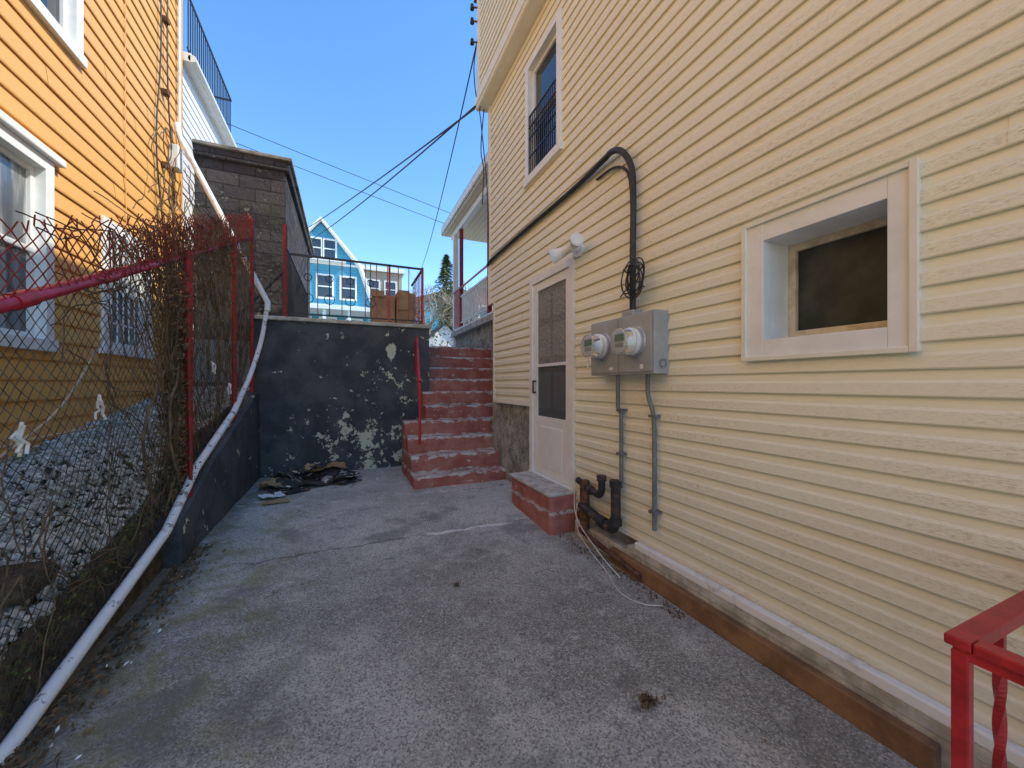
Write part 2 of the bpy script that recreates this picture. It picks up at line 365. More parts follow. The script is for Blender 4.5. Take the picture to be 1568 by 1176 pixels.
# ---------------------------------------------------------------- stairs
ST=empty('red_staircase')
def rough_box(name,x0,x1,y0,y1,z0,z1,mat,par):
    n=40; v=[];f=[]; sd=random.uniform(0,90)
    for i in range(n+1):
        xx=x0+(x1-x0)*i/n
        a=.010*mn.noise(Vector((xx*6,sd,0)))+.006*mn.noise(Vector((xx*22,sd,3))); c=.018+.014*abs(mn.noise(Vector((xx*9,sd,7))))
        v+=[(xx,y0+a,z0),(xx,y0+a,z1-c),(xx,y0+a+c*.35,z1-c*.3),(xx,y0+a+c,z1+a*.3),(xx,y1,z1),(xx,y1,z0)]
    for i in range(n):
        for j in range(5): q=i*6+j; f.append((q,q+6,q+7,q+1))
    f.append((0,1,2,3,4,5)); f.append(tuple(n*6+k for k in (5,4,3,2,1,0)))
    return mesh(name,v,f,mat,par)
for i in range(10):
    yy=4.7+.25*i; xl=.75 if i<4 else 1.09; xr=1.935 if yy<5.2 else 2.55
    rough_box('step_%d'%(i+1),xl+random.uniform(-.012,.012),xr,yy,yy+.27,-.02 if i<4 else .2*i-.6,.2*(i+1),redstep,ST)
box('side_mass',1.10,1.9,5.72,6.09,0,1.0,charcoal,ST)
R=empty('stair_handrail')
tube('handrail',[(.86,4.95,.55),(.86,4.95,1.30),(.86,5.0,1.34),(1.0,6.0,2.02),(1.0,6.06,1.98),(1.0,6.06,1.5)],.018,red,R)
tube('lower_bar',[(.86,4.95,.95),(.99,6.0,1.62)],.012,red,R)
tube('flat_top',[(.86,4.98,1.345),(1.0,6.0,2.035)],.022,red,R)

# ---------------------------------------------------------------- charcoal retaining wall and terrace
W=empty('charcoal_retaining_wall')
o=grow('wall_face',lambda a,b:(-1.15+2.35*a,6.1+.012*mn.noise(Vector((a*9,b*8,0))),-.02+2.22*b),60,60,charcoal,W)
box('wall_core',-1.15,1.2,6.12,6.95,0,2.18,charcoal,W)
box('wall_end',1.195,1.205,6.1,6.95,0,2.19,charcoal,W)
box('wall_cap',-1.2,1.235,6.06,6.4,2.19,2.245,conc_l,W,.012)
box('terrace_floor',-1.2,1.22,6.4,7.4,2.18,2.225,conc_l,W)
n=40
def ctop(y): return interp(y,[(3.42,.36),(4.2,.66),(6.1,1.24)])
v=[];f=[]
for i in range(n+1):
    y=3.42+(6.1-3.42)*i/n; zt_=ctop(y)+.012*mn.noise(Vector((y*5,0,0))); wob=.012*mn.noise(Vector((y*3,5,0)))
    v+=[(-1.06+wob,y,-.02),(-1.075+wob,y,zt_-.02),(-1.10+wob,y,zt_),(-1.27,y,zt_),(-1.27,y,-.02)]
for i in range(n):
    for j in range(4): q=i*5+j; f.append((q,q+1,q+6,q+5))
f.append((0,4,3,2,1))
mesh('charcoal_curb_wall',v,f,charcoal2)

T=empty('terrace_railing')
zb=2.245; zt=3.16
boxes('rails',[(-.72,1.13,6.19,6.21,zt-.03,zt),(-.72,1.13,6.192,6.208,zb+.06,zb+.08)],black,T)
boxes('side_rail',[(1.105,1.135,6.21,7.3,zt-.03,zt),(1.11,1.13,6.21,7.3,zb+.06,zb+.08)],black,T)
boxes('balusters_red',[(-.70+.16*i,-.688+.16*i,6.194,6.206,zb+.08,zt-.03) for i in range(1,12) if i in(2,4,6,7,8,9,10)]+[(.60,.63,6.19,6.21,zb,zt),(1.105,1.135,6.187,6.215,zb,zt+.01)]+[(1.114,1.126,6.3+.14*i,6.312+.14*i,zb+.08,zt-.03) for i in range(7)],red,T)
L=[]
for cx in (-.5,-.22,.06,.34):
    L.append([(cx+.07*math.cos(a/10*6.283),6.2,zb+.3+.07*math.sin(a/10*6.283)) for a in range(11)])
    L.append([(cx+.05*math.cos(a/10*6.283),6.2,zb+.6+.05*math.sin(a/10*6.283)) for a in range(11)])
    L.append([(cx,6.2,zb+.08),(cx,6.2,zt-.03)])
tube('scrolls',L,.006,black,T)
PST=tube('red_fence_post',[(-.78,6.2,2.2),(-.78,6.2,3.55)],.028,darkred)
BX=empty('cardboard_carton')
boxes('carton',[(.40,.78,6.9,7.3,2.24,2.84),(.80,1.09,6.85,7.3,2.24,2.90)],cardb,BX,.01)
boxes('flaps',[(.38,.60,6.86,6.89,2.80,2.90),(.82,1.0,6.82,6.84,2.6,2.93)],cardb,BX)

K=empty('block_outbuilding')
box('walls',-3.4,-.90,7.2,11.8,1.0,4.75,block,K)
box('parapet_cap',-3.45,-.84,7.14,11.85,4.75,4.9,block,K,.02)
box('cap_slab',-3.45,-.80,7.10,11.9,4.9,4.955,simple('mossy_cap',(.30,.27,.23),(.12,.12,.08),5,.95),K,.01)
boxes('side_fence',[(-.80,-.78,6.3+.12*i,6.31+.12*i,2.2,3.3) for i in range(30)]+[(-.80,-.775,6.3,10,3.28,3.31)],black,K)

# ---------------------------------------------------------------- orange house
O=empty('orange_siding_house'); OX=-2.1
wo=[(3.0,4.13,1.60,3.02),(4.79,5.77,1.64,2.89),(3.75,4.49,4.07,5.6),(5.2,5.9,8,9)]
siding('wall_siding',OX,1,cut(-2.5,6.62,.75,8.2,wo),.15,.018,orange,O,LAP)
box('body',-8,OX-.1,-2.5,6.62,0,8.2,found,O)
box('backing',OX-.1,OX-.004,-2.5,2.95,.75,8.2,orange,O)
box('foundation',OX-.1,OX+.004,-2.5,6.62,0,.75,conc_l,O)
box('corner_board',OX-.1,OX+.03,6.60,6.68,.7,8.2,orange,O)
window_x('near_window',OX,1,3.0,4.13,1.60,3.02,O,curt,.09)
window_x('far_window',OX,1,4.79,5.77,1.64,2.89,O,curt,.09)
boxes('far_window_bars',[(OX+.03,OX+.04,4.9+.11*i,4.912+.11*i,1.7,2.8) for i in range(8)]+[(OX+.03,OX+.042,4.86,5.7,z,z+.015) for z in(1.9,2.3,2.7)],white,O)
window_x('top_window',OX,1,3.75,4.49,4.07,5.6,O,glass,.09)
box('near_awning',OX,OX+.07,2.9,4.2,3.02,3.08,white,O,.01)
tube('wall_cables',[spl([(OX+.04,5.9,7.5),(OX+.05,5.95,5.5),(OX+.04,5.85,4.2),(OX+.06,6.0,3.1)]),spl([(OX+.04,6.2,7.5),(OX+.06,6.1,5.2),(OX+.05,6.3,4.0),(OX+.09,6.2,2.8)])],.008,blackpvc,O)
tube('thin_cable',[spl([(OX+.03,5.2,7.5),(OX+.03,5.18,4.2),(OX+.03,5.2,2.9)])],.004,orange,O)
tube('cable_loops',[[(OX+.06,6.1+.12*math.cos(a/12*6.28),4.3+.2*math.sin(a/12*6.28)) for a in range(13)],[(OX+.07,6.2+.1*math.cos(a/12*6.28),3.7+.16*math.sin(a/12*6.28)) for a in range(13)]],.006,galv,O)
boxes('cable_clips',[(OX+.02,OX+.08,6.05,6.12,z,z+.06) for z in(4.0,4.9,5.8)],rust,O)
boxes('utility_box',[(OX+.02,OX+.12,6.25,6.42,4.1,4.4)],dirtywhite,O,.01)
tube('gas_pipe',[(OX+.05,6.5,8),(OX+.05,6.5,4.55)],.018,dirtywhite,O)

Wh=empty('white_siding_house')
siding('wall_siding',OX,1,[(6.75,9.05,4.0,5.8)],.12,.012,whitesid,Wh,LAP)
box('body',-8,OX-.003,6.75,9.05,0,5.8,white,Wh)
boxes('eave',[(-8.1,OX+.12,6.7,9.12,5.80,5.93)],white,Wh,.01)
tube('gutter',[(OX+.13,6.7,5.86),(OX+.13,9.14,5.86)],.05,white,Wh)
boxes('roof_railing',[(OX+.05,OX+.07,6.75,9.0,6.78,6.81),(OX+.052,OX+.068,6.75,9.0,6.02,6.04)]+[(OX+.054,OX+.066,6.78+.09*i,6.79+.09*i,5.93,6.8) for i in range(25)]+[(-4,OX+.05,8.98,9.0,6.78,6.81)],black,Wh)

DP=empty('white_drainpipe')
tube('pipe',[(-2.03,6.35,4.72),(-2.0,6.33,4.55),(-.97,6.08,2.42),(-.97,6.05,2.30)],.036,dirtywhite,DP)

# ---------------------------------------------------------------- gravel strip
PB=[(1.0,-.16),(2.0,0.0),(3.3,.31),(3.85,.62),(5,1.0),(6.05,1.55)]
def pz(y): return interp(y,PB)
def gravz(x,y):
    a=min(1,max(0,(x+2.1)/.86)); lo_=min(pz(y)+.2,.17+.165*y); return (.20+.165*y)*(1-a)+lo_*a
grow('gravel_bed',lambda a,b:(-2.1+.88*a,-1+8.1*b,gravz(-2.1+.88*a,-1+8.1*b)-.016+.015*mn.noise(Vector((a*4,b*20,0)))),12,60,soil)
v=[];f=[]
ico=[(0,0,1),(.89,0,.45),(.28,.85,.45),(-.72,.53,.45),(-.72,-.53,.45),(.28,-.85,.45),(.72,.53,-.45),(-.28,.85,-.45),(-.89,0,-.45),(-.28,-.85,-.45),(.72,-.53,-.45),(0,0,-1)]
icf=[(0,1,2),(0,2,3),(0,3,4),(0,4,5),(0,5,1),(1,6,2),(2,7,3),(3,8,4),(4,9,5),(5,10,1),(6,7,2),(7,8,3),(8,9,4),(9,10,5),(10,6,1),(11,7,6),(11,8,7),(11,9,8),(11,10,9),(11,6,10)]
for i in range(11000):
    y=random.uniform(1.3,6.6); x=random.uniform(-2.08,-1.24); s=random.uniform(.007,.020)*(1 if random.random()>.04 else 1.9); k=len(v); z=gravz(x,y)+random.uniform(-.01,.012)
    sx,sy,sz=[s*random.uniform(.7,1.3) for _ in range(3)]
    for p in ico: v.append((x+p[0]*sx*random.uniform(.8,1.2),y+p[1]*sy*random.uniform(.8,1.2),z+p[2]*sz))
    f+=[(a+k,b+k,c+k) for a,b,c in icf]
mesh('gravel',v,f,gravm)
def bank(a,b):
    y=-1+7.1*b; zt=gravz(-1.24,y)+.01; n=.03*mn.noise(Vector((y*3,a*4,0)))
    return (-1.235+.08*(1-a)+n*.6, y, -.02+(zt+.02)*a+ (n if a<1 else 0))
grow('soil_bank',bank,10,120,soil)
SB=empty('stone_blocks')
for k,(a,b,c,d_,e,h_) in enumerate([(-1.6,-1.3,1.4,1.75,.22,.36),(-1.75,-1.4,1.9,2.3,.34,.46),(-1.5,-1.28,2.35,2.6,.36,.48)]):
    o=box('block_%d'%k,a,b,c,d_,e,h_,soil,SB,.03)

# ---------------------------------------------------------------- chain link fence
F=empty('chain_link_fence')
def rz(y): return .77+.41*y
FX=-1.17
def fp(y,h):
    n=Vector((y*1.1,h*1.3,2.))
    bul=.05*mn.noise(n)+.02*mn.noise(n*3)
    return (FX+bul+(.05 if h>1.4 else 0)*(h-1.4), y+.03*mn.noise(n*1.7+Vector((9,0,0))), pz(y)+h+.015*mn.noise(n*2))
w=.066; lo=[];hi=[]
nwires=int(5.0/(w/2))
for j in range(nwires):
    yj=1.1+j*w/2; top=rz(yj)+.30-pz(yj); K_=int(top/(w/2)); A=[];Bp=[]
    rail=rz(yj)-pz(yj)
    for k in range(K_+1):
        y=yj+(0 if (j+k)%2==0 else w/2); h=k*w/2
        p=fp(y,h); (A if h<rail-.02 else Bp).append(p)
    if A and Bp: A.append(Bp[0])
    if len(Bp)>1:
        q=Bp[-1]; Bp.append((q[0]+random.uniform(-.03,.03),q[1]+random.uniform(-.02,.02),q[2]+random.uniform(.02,.05)))
        hi.append(Bp)
    if len(A)>1: lo.append(A)
tube('mesh_wire',lo,.0019,galv,F,0); tube('mesh_top_wire',hi,.0030,tipred,F,0)
tube('top_rail',[(FX,y,rz(y)) for y in(1.0,3.35)],.029,simple('magenta_red_rail',(.50,.035,.09),(.36,.02,.035),12,.4,.4),F)
tube('top_rail_back',[(FX,y,rz(y)) for y in(3.35,6.05)],.024,darkred,F)
tube('sleeves',[[(FX,y-.05,rz(y-.05)),(FX,y+.05,rz(y+.05))] for y in(2.15,2.75,3.2)],.034,red,F)
for i,(y,b,t,r) in enumerate([(3.78,-.02,2.36,.034),(5.15,.9,2.95,.024),(6.03,1.2,3.5,.026),(1.0,0,1.3,.03)]):
    tube('post_%d'%i,[(FX+.03,y,b),(FX+.03,y,t)],r,darkred,F)
tube('post_thin',[(FX+.08,3.70,-.02),(FX+.05,3.72,1.9)],.013,darkred,F)
peel=M('peeling_white_pipe',.5,.4); th=peel.noise(9,5,.75); peel.col(peel.mix(peel.step(th,.56,.6),(.86,.86,.83),(.33,.30,.25)))
tube('bottom_pipe',[(FX+.06,y,pz(y)+.02) for y in(1.0,2.0,2.7,3.3,3.6,3.85,4.4,5.0,5.4)],.030,peel.m,F)
tube('bottom_pipe_riser',spl([(FX+.06,5.35,pz(5.35)+.02),(FX+.08,5.7,1.45),(FX+.14,6.0,1.9),(FX+.19,6.07,2.32)],6),.028,peel.m,F)
L=[]
for (y,h) in ((2.05,1.15),(2.6,1.1),(4.3,.75),(4.9,.35)):
    p=Vector(fp(y,h)); 
    for q_ in range(3): L.append([tuple(p+Vector((.03+.01*q_,random.uniform(-.03,.03),-.025*k+random.uniform(-.02,.02)))) for k in range(5)])
tube('rag_ties',L,.006,dirtywhite,F)

V=[]
def vine(y,z0,L_,up=1.,x=FX,amp=.03,st=.05,ztop=None):
    pts=[]; p=Vector((x+random.uniform(-.04,.05),y,z0)); dr=Vector((0,random.uniform(-.5,.5),up)).normalized()
    for k in range(int(L_/st)):
        pts.append(tuple(p)); dr=(dr+Vector((random.uniform(-.25,.25)*.5,random.uniform(-.45,.45),random.uniform(-.25,.25)+.05*up))).normalized()
        if p.z>rz(p.y)+.22: dr.z=-abs(dr.z)*.6
        if p.z<pz(p.y)-.05: dr.z=abs(dr.z)
        p=p+dr*st; p.x+= (x-p.x)*.25
    return pts
for i in range(120):
    y=random.gauss(3.62,.14); V.append(vine(y,pz(y)+random.uniform(0,1.2),random.uniform(.5,1.5)))
for i in range(140):
    y=random.uniform(3.5,6.0); V.append(vine(y,pz(y)+random.uniform(0,1.4),random.uniform(.4,1.3)))
for i in range(190):
    y=random.uniform(2.6,5.0); V.append(vine(y,rz(y)+random.uniform(-.2,.15),random.uniform(.3,.9),random.choice((.2,-.3,.1))))
for i in range(26):
    y=random.uniform(1.4,3.6); V.append(vine(y,pz(y)+random.uniform(.0,.4),random.uniform(.3,1.1),random.choice((.3,.1,-.1))))
VN=empty('dead_vines'); tube('stems',V,.0032,brown,VN,0)
thick=[vine(random.gauss(3.68,.06),0.05,2.0,1.6) for i in range(7)]+[vine(random.uniform(4.5,6),1.0,1.8,1.2) for i in range(8)]
tube('thick_stems',thick,.009,brown,VN,1)
L=[]
for i in range(45):
    p=Vector((OX+random.uniform(.03,.25),random.uniform(5.7,6.7),random.uniform(2.6,4.6))); pts=[]; dr=Vector((0,0,-1))
    for k in range(22):
        pts.append(tuple(p)); dr=(dr+Vector((random.uniform(-.3,.3),random.uniform(-.5,.5),random.uniform(-.3,.2)))).normalized(); p=p+dr*.06; p.x=max(OX+.02,min(OX+.35,p.x))
    L.append(pts)
tube('loose_vines_wall',L,.005,brown,VN,0)
tube('pale_cane',[spl([(FX-.1,1.6,.6),(FX-.2,2.3,.95),(FX-.3,3.0,1.2),(FX-.5,3.9,1.7)]),spl([(FX-.2,1.5,.75),(FX-.3,2.4,1.0),(FX-.3,3.3,1.05)])],.007,simple('pale_cane_m',(.5,.42,.3),None,5),VN,2)
v=[];f=[]
def leaf(p,s):
    a=Vector((random.uniform(-1,1),random.uniform(-1,1),random.uniform(-1,1))).normalized(); b=a.orthogonal().normalized(); c=a.cross(b)
    p=Vector(p); k=len(v); v.extend([tuple(p-b*s),tuple(p+c*s*.5+a*s*.15),tuple(p+b*s),tuple(p-c*s*.5+a*s*.15)]); f.append((k,k+1,k+2,k+3))
for i in range(2000):
    y=random.gauss(3.64,.11); z=random.uniform(pz(y),2.1); leaf((FX+random.gauss(0,.04),y,z),random.uniform(.008,.022))
for i in range(1700):
    y=random.uniform(3.2,6.0); leaf((FX+random.gauss(0,.05),y,rz(y)+random.gauss(-.1,.14)),random.uniform(.008,.02))
mesh('vine_leaves',v,f,leafm,VN)
v=[];f=[]
for i in range(1100):
    y=random.gauss(3.62,.10); z=pz(y)+abs(random.gauss(.1,.5)); leaf((FX+random.gauss(0,.035),y,z),random.uniform(.005,.014))
for i in range(700):
    y=random.uniform(1.6,3.4); leaf((-1.2+random.gauss(0,.03),y,gravz(-1.24,y)+random.uniform(-.1,.04)),random.uniform(.005,.014))
mesh('moss_clumps',v,f,mossl,VN)
v=[];f=[]
for i in range(1900):
    y=random.uniform(.8,3.7); x=-1.10+abs(random.gauss(0,.08)); leaf((x,y,gz(x,y)+.008+random.uniform(0,.012)),random.uniform(.005,.02))
for i in range(90):
    x=random.uniform(-1,1.7); y=random.uniform(.8,5.5); leaf((x,y,gz(x,y)+.006),random.uniform(.004,.011))
for i in range(260):
    y=random.uniform(1.6,3.0); x=X-.13-abs(random.gauss(0,.04)); leaf((x,y,gz(x,y)+.01),random.uniform(.005,.016))
for i in range(160):
    a=random.uniform(0,6.28); r=abs(random.gauss(0,.022)); leaf((1.145+r*1.6*math.cos(a),1.23+r*math.sin(a),.012+random.uniform(0,.012)),random.uniform(.006,.014))
for i in range(60):
    a=random.uniform(0,6.28); r=abs(random.gauss(0,.02)); leaf((.66+r*math.cos(a),2.46+r*math.sin(a),.012),random.uniform(.006,.012))
mesh('leaf_litter',v,f,leafm)
v=[];f=[]
for i in range(14):
    y=random.uniform(1.5,3.4); x=-1.02+abs(random.gauss(0,.08)); leaf((x,y,gz(x,y)+.02),random.uniform(.007,.018))
for i in range(60):
    x=random.uniform(-1,1.6); y=random.uniform(1.5,6); leaf((x,y,gz(x,y)+.008),random.uniform(.003,.007))
mesh('paper_scraps',v,f,white)

TP=empty('flattened_cardboard_pile')
def sheet(cx,cy,w_,l_,rot,z,mat_,amp=.05):
    ca,sa=math.cos(rot),math.sin(rot); sd=random.uniform(0,50)
    def fn(a,b):
        u=(a-.5)*w_; q=(b-.5)*l_
        zz=z+gz(cx,cy)+amp*(.5+mn.noise(Vector((u*4+sd,q*4,sd))))+ .5*amp*abs(mn.noise(Vector((u*14+sd,q*14,1))))
        return (cx+u*ca-q*sa,cy+u*sa+q*ca,max(.07,zz))
    o=grow('sheet',fn,14,14,mat_,TP,False); md=o.modifiers.new('s','SOLIDIFY'); md.thickness=.004
for (cx,cy,w_,l_,r,z,mm,am) in [(-.45,5.45,.75,.5,.2,.0,printed,.09),(-.15,5.55,.6,.4,-.3,.02,printed,.08),(-.6,5.7,.5,.4,.8,.05,printed,.12),(-.62,5.15,.4,.3,.5,.01,printed,.06),(-.25,5.75,.5,.3,.1,.08,cardb,.10),(-.75,4.95,.22,.18,.4,.01,white,.05),(-.4,5.6,.35,.3,1.2,.13,printed,.1),(-.82,5.4,.25,.3,.2,.02,cardb,.1),(-.68,4.72,.25,.1,.1,.0,cardb,.02),(.02,5.35,.3,.2,.7,.01,printed,.06)]:
    sheet(cx,cy,w_,l_,r,z,mm,am)

# ---------------------------------------------------------------- meter box
MB=empty('electric_meter_box')
box('cabinet',1.77,1.9,1.86,2.54,1.385,1.79,grey,MB,.006)
box('cabinet_lid',1.762,1.768,1.875,2.525,1.40,1.775,grey,MB,.004)
box('top_hub',1.79,1.88,2.08,2.2,1.79,1.83,grey,MB,.01)
box('seam',1.760,1.764,2.195,2.2,1.40,1.775,conduitg,MB)
def cylx(name,xa,xb,y,z,r,mat_,par,seg=40,r2=None,bev=0):
    r2=r2 or r; v=[];f=[]
    for (xx,rr) in((xa,r),(xb,r2)):
        for i in range(seg): a=i/seg*6.28318; v.append((xx,y+rr*math.cos(a),z+rr*math.sin(a)))
    f=[(i,(i+1)%seg,seg+(i+1)%seg,seg+i) for i in range(seg)]+[tuple(range(seg)),tuple(range(2*seg-1,seg-1,-1))]
    o=mesh(name,v,f,mat_,par)
    if bev: md=o.modifiers.new('b','BEVEL'); md.width=bev; md.segments=3; md.limit_method='ANGLE'
    for p in o.data.polygons:
        if len(p.vertices)==4: p.use_smooth=True
    return o
lcd=simple('meter_face_green',(.08,.32,.15),(.05,.2,.10),20,.4)
for i,yy in enumerate((2.03,2.38)):
    cylx('ring_%d'%i,1.762,1.735,yy,1.60,.098,simple('meter_ring%d'%i,(.6,.61,.62),None,9,.35,.5,.5),MB,bev=.006)
    cylx('meter_base_%d'%i,1.735,1.70,yy,1.60,.084,white,MB,bev=.006)
    cylx('meter_body_%d'%i,1.70,1.645,yy,1.60,.070,white,MB,r2=.066,bev=.008)
    cylx('meter_cover_%d'%i,1.702,1.625,yy,1.60,.080,clear,MB,r2=.072,bev=.012)
    box('meter_display_%d'%i,1.638,1.646,yy-.045,yy+.045,1.60,1.645,lcd,MB)
    box('meter_label_%d'%i,1.640,1.646,yy-.04,yy+.04,1.56,1.585,grey,MB)
for r in(.03,.02): 
    tube('knockout_ring',[(1.84+r*math.cos(a/16*6.28),1.858,1.45+r*math.sin(a/16*6.28)) for a in range(17)],.0015,conduitg,MB)
boxes('label_sticker',[(1.7605,1.7615,2.26,2.3,1.42,1.44),(1.7605,1.7615,1.95,1.98,1.42,1.45)],white,MB)
tube('conduit_left',[(1.84,2.30,1.39),(1.84,2.30,1.15),(1.855,2.28,1.1),(1.855,2.28,.56)],.015,conduitg,MB)
tube('conduit_right',spl([(1.83,1.98,1.39),(1.83,1.98,1.25),(1.855,1.96,1.12),(1.86,1.955,.9),(1.86,1.955,.36)]),.015,conduitg,MB)
boxes('conduit_straps',[(1.835,1.9,1.925,1.985,z,z+.018) for z in(.47,1.10)]+[(1.83,1.9,2.25,2.31,z,z+.018) for z in(.8,1.12)],conduitg,MB)
tube('service_conduit',spl([(1.84,2.14,1.82),(1.84,2.14,2.2),(1.845,2.14,2.6),(1.84,2.15,2.83),(1.82,2.22,2.98),(1.82,2.34,3.05),(1.84,2.5,3.06),(1.86,3.0,3.055),(1.86,4.0,3.06),(1.86,5.0,3.05),(1.86,5.2,3.02)]),.022,blackpvc,MB)
tube('service_conduit_b',spl([(1.87,2.185,1.82),(1.87,2.185,2.5),(1.87,2.22,2.83),(1.86,2.36,2.95),(1.87,2.6,2.98)]),.010,blackpvc,MB)
L=[]
for i in range(6):
    r=random.uniform(.085,.14); cz=2.03+random.uniform(-.02,.03); cy=2.06+random.uniform(-.02,.02); ph=random.uniform(0,6)
    L.append([(1.80-.012*i*.6+.02*math.sin(a/20*6.28+ph),cy+r*.75*math.cos(a/20*6.28),cz+r*math.sin(a/20*6.28)) for a in range(21)])
L.append(spl([(1.78,2.1,1.9),(1.75,2.0,2.1),(1.8,2.1,2.0),(1.82,2.14,1.82)])); L.append([(1.78,1.96,2.1),(1.78,2.2,1.93)]); L.append([(1.78,2.17,2.12),(1.78,1.96,1.95)])
tube('cable_coil',L,.0045,blackpvc,MB)
tube('white_lead',spl([(1.77,2.52,1.5),(1.75,2.56,1.45),(1.80,2.58,1.6),(1.88,2.5,1.8)]),.004,dirtywhite,MB)

G=empty('gas_riser_pipes')
tube('elbow_pipe',spl([(1.82,2.3,.60),(1.82,2.3,.42),(1.82,2.3,.30),(1.82,2.34,.245),(1.82,2.42,.25),(1.80,2.62,.30),(1.80,2.72,.31)],4),.036,gasp,G)
tube('elbow_collars',[[(1.82,2.3,.56),(1.82,2.3,.61)],[(1.82,2.3,.28),(1.82,2.3,.33)],[(1.815,2.42,.255),(1.81,2.48,.262)]],.045,gasp,G)
tube('small_elbow',spl([(1.82,2.47,.60),(1.82,2.47,.50),(1.82,2.50,.455),(1.82,2.58,.46),(1.82,2.80,.50)],4),.028,gasp,G)
tube('small_collars',[[(1.82,2.47,.57),(1.82,2.47,.61)],[(1.82,2.60,.46),(1.82,2.64,.465)]],.037,gasp,G)
tube('rusty_stub',[(1.82,2.70,.12),(1.82,2.70,.52)],.04,rust,G)
tube('rusty_ground_pipe',[(1.80,2.75,.10),(1.78,2.0,.05)],.02,rust,G)
tube('loose_white_wire',spl([(1.84,2.86,.35),(1.78,2.75,.12),(1.72,2.5,.05),(1.66,2.2,.02),(1.58,1.95,.012),(1.62,1.8,.012),(1.72,1.74,.01)]),.0026,dirtywhite,G)
tube('loose_pale_cable',spl([(1.87,2.95,2.6),(1.872,2.94,1.4),(1.87,2.93,.5),(1.80,2.8,.2),(1.74,2.4,.06),(1.7,2.1,.012)]),.0035,dirtywhite,G)

FL=empty('flood_light')
cylx('base_plate',1.9-.002,1.86,2.88,2.50,.06,white,FL,bev=.005)
def cone(name,a,b,r1,r2,mat_,par,seg=28):
    a=Vector(a);b=Vector(b);d_=(b-a).normalized();u=d_.orthogonal().normalized();w_=d_.cross(u);v=[]
    for (c,r) in((a,r1),(b,r2)):
        for i in range(seg): t=i/seg*6.28318; v.append(tuple(c+u*r*math.cos(t)+w_*r*math.sin(t)))
    o=mesh(name,v,[(i,(i+1)%seg,seg+(i+1)%seg,seg+i) for i in range(seg)]+[tuple(range(seg)),tuple(range(2*seg-1,seg-1,-1))],mat_,par)
    for p in o.data.polygons:
        if len(p.vertices)==4:p.use_smooth=True
cone('arm',(1.87,2.88,2.5),(1.80,2.90,2.49),.02,.02,white,FL)
cone('head_left',(1.80,2.90,2.50),(1.70,3.03,2.46),.03,.065,white,FL)
cone('lens_left',(1.701,3.029,2.4605),(1.696,3.035,2.458),.056,.056,dusty,FL)
cone('head_right',(1.80,2.86,2.50),(1.76,2.72,2.52),.03,.058,white,FL)
cone('lens_right',(1.7605,2.721,2.5198),(1.758,2.714,2.521),.05,.05,white,FL)

NR=empty('red_stair_railing')
cx,cy,tz=1.15,.385,.80
boxes('top_rails',[(cx,1.87,cy-.04,cy,tz-.022,tz),(cx,cx+.04,-1.2,cy-.041,tz-.022,tz)],red,NR,.004)
boxes('under_rails',[(cx+.01,1.87,cy-.03,cy-.01,tz-.045,tz-.023),(cx+.01,cx+.03,-1.2,cy-.03,tz-.045,tz-.023),(cx+.01,1.87,cy-.03,cy-.01,.09,.115),(cx+.01,cx+.03,-1.2,cy-.03,.09,.115)],red,NR,.002)
boxes('corner_post',[(cx+.008,cx+.034,cy-.034,cy-.008,0,tz-.03)],red,NR,.003)
def twisted(x,y,z0,z1,s=.008):
    v=[];f=[];n=60
    for i in range(n+1):
        t=i/n; z=z0+(z1-z0)*t; a=0
        if .12<t<.88: a=(t-.12)/.76*math.pi*2.5
        for k in range(4): b=a+k*math.pi/2+math.pi/4; v.append((x+s*1.4*math.cos(b),y+s*1.4*math.sin(b),z))
    for i in range(n):
        for k in range(4): f.append((i*4+k,i*4+(k+1)%4,i*4+4+(k+1)%4,i*4+4+k))
    mesh('twisted_baluster',v,f,red,NR)
for xx in(1.36,1.58,1.80): twisted(xx,cy-.02,.1,tz-.04)
for yy in(.2,.05,-.1): twisted(cx+.02,yy,.1,tz-.04)

# ---------------------------------------------------------------- porch beyond house
PO=empty('front_porch'); 
box('stone_base',2.56,6,5.3,9.6,0,2.62,found,PO)
box('porch_floor',2.50,6,5.3,9.65,2.62,2.68,white,PO,.01)
box('back_wall',4.2,6,5.3,9.4,2.68,5.1,beige,PO)
mesh('porch_roof',[(2.3,6.2,5.30),(2.3,10.0,5.30),(5.5,10.0,6.4),(5.5,6.2,6.4),(2.3,6.2,5.42),(2.3,10.0,5.42),(5.5,10.0,6.52),(5.5,6.2,6.52)],BF,roofm,PO)
boxes('porch_fascia',[(2.29,2.34,6.2,10.02,5.24,5.40)],dirtywhite,PO,.01)
mesh('porch_gable',[(2.3,10.01,5.2),(5.5,10.01,5.2),(5.5,10.01,6.4),(2.3,10.01,5.32)],[(0,1,2,3)],white,PO)
cm=M('ceiling_boards',.6); cxx,cyy,czz=cm.xyz(); cm.col(cm.mix(cm.step(cm.math('FRACT',cm.math('DIVIDE',cxx,.12)),0,.15),(.35,.28,.18),(.78,.68,.50)))
box('ceiling',2.34,6,6.2,10,5.20,5.23,cm.m,PO)
box('beam',2.5,2.6,6.2,9.8,5.05,5.19,white,PO)
boxes('columns',[(2.52,2.60,9.0,9.08,2.68,5.05),(2.52,2.6,7.0,7.08,2.68,5.05)],darkred,PO)
boxes('white_pilaster',[(2.5,2.62,9.5,9.62,2.2,5.05)],white,PO)
boxes('porch_rail',[(2.53,2.57,7.0,9.0,3.4,3.44),(2.53,2.57,7.0,9.0,2.78,2.81)]+[(2.54,2.56,7.1+.1*i,7.115+.1*i,2.8,3.4) for i in range(19)],white,PO)
boxes('porch_red_rail',[(2.50,2.53,5.4,9.6,3.6,3.63)]+[(2.505,2.52,9.1+.12*i,9.112+.12*i,2.7,3.6) for i in range(5)],red,PO)
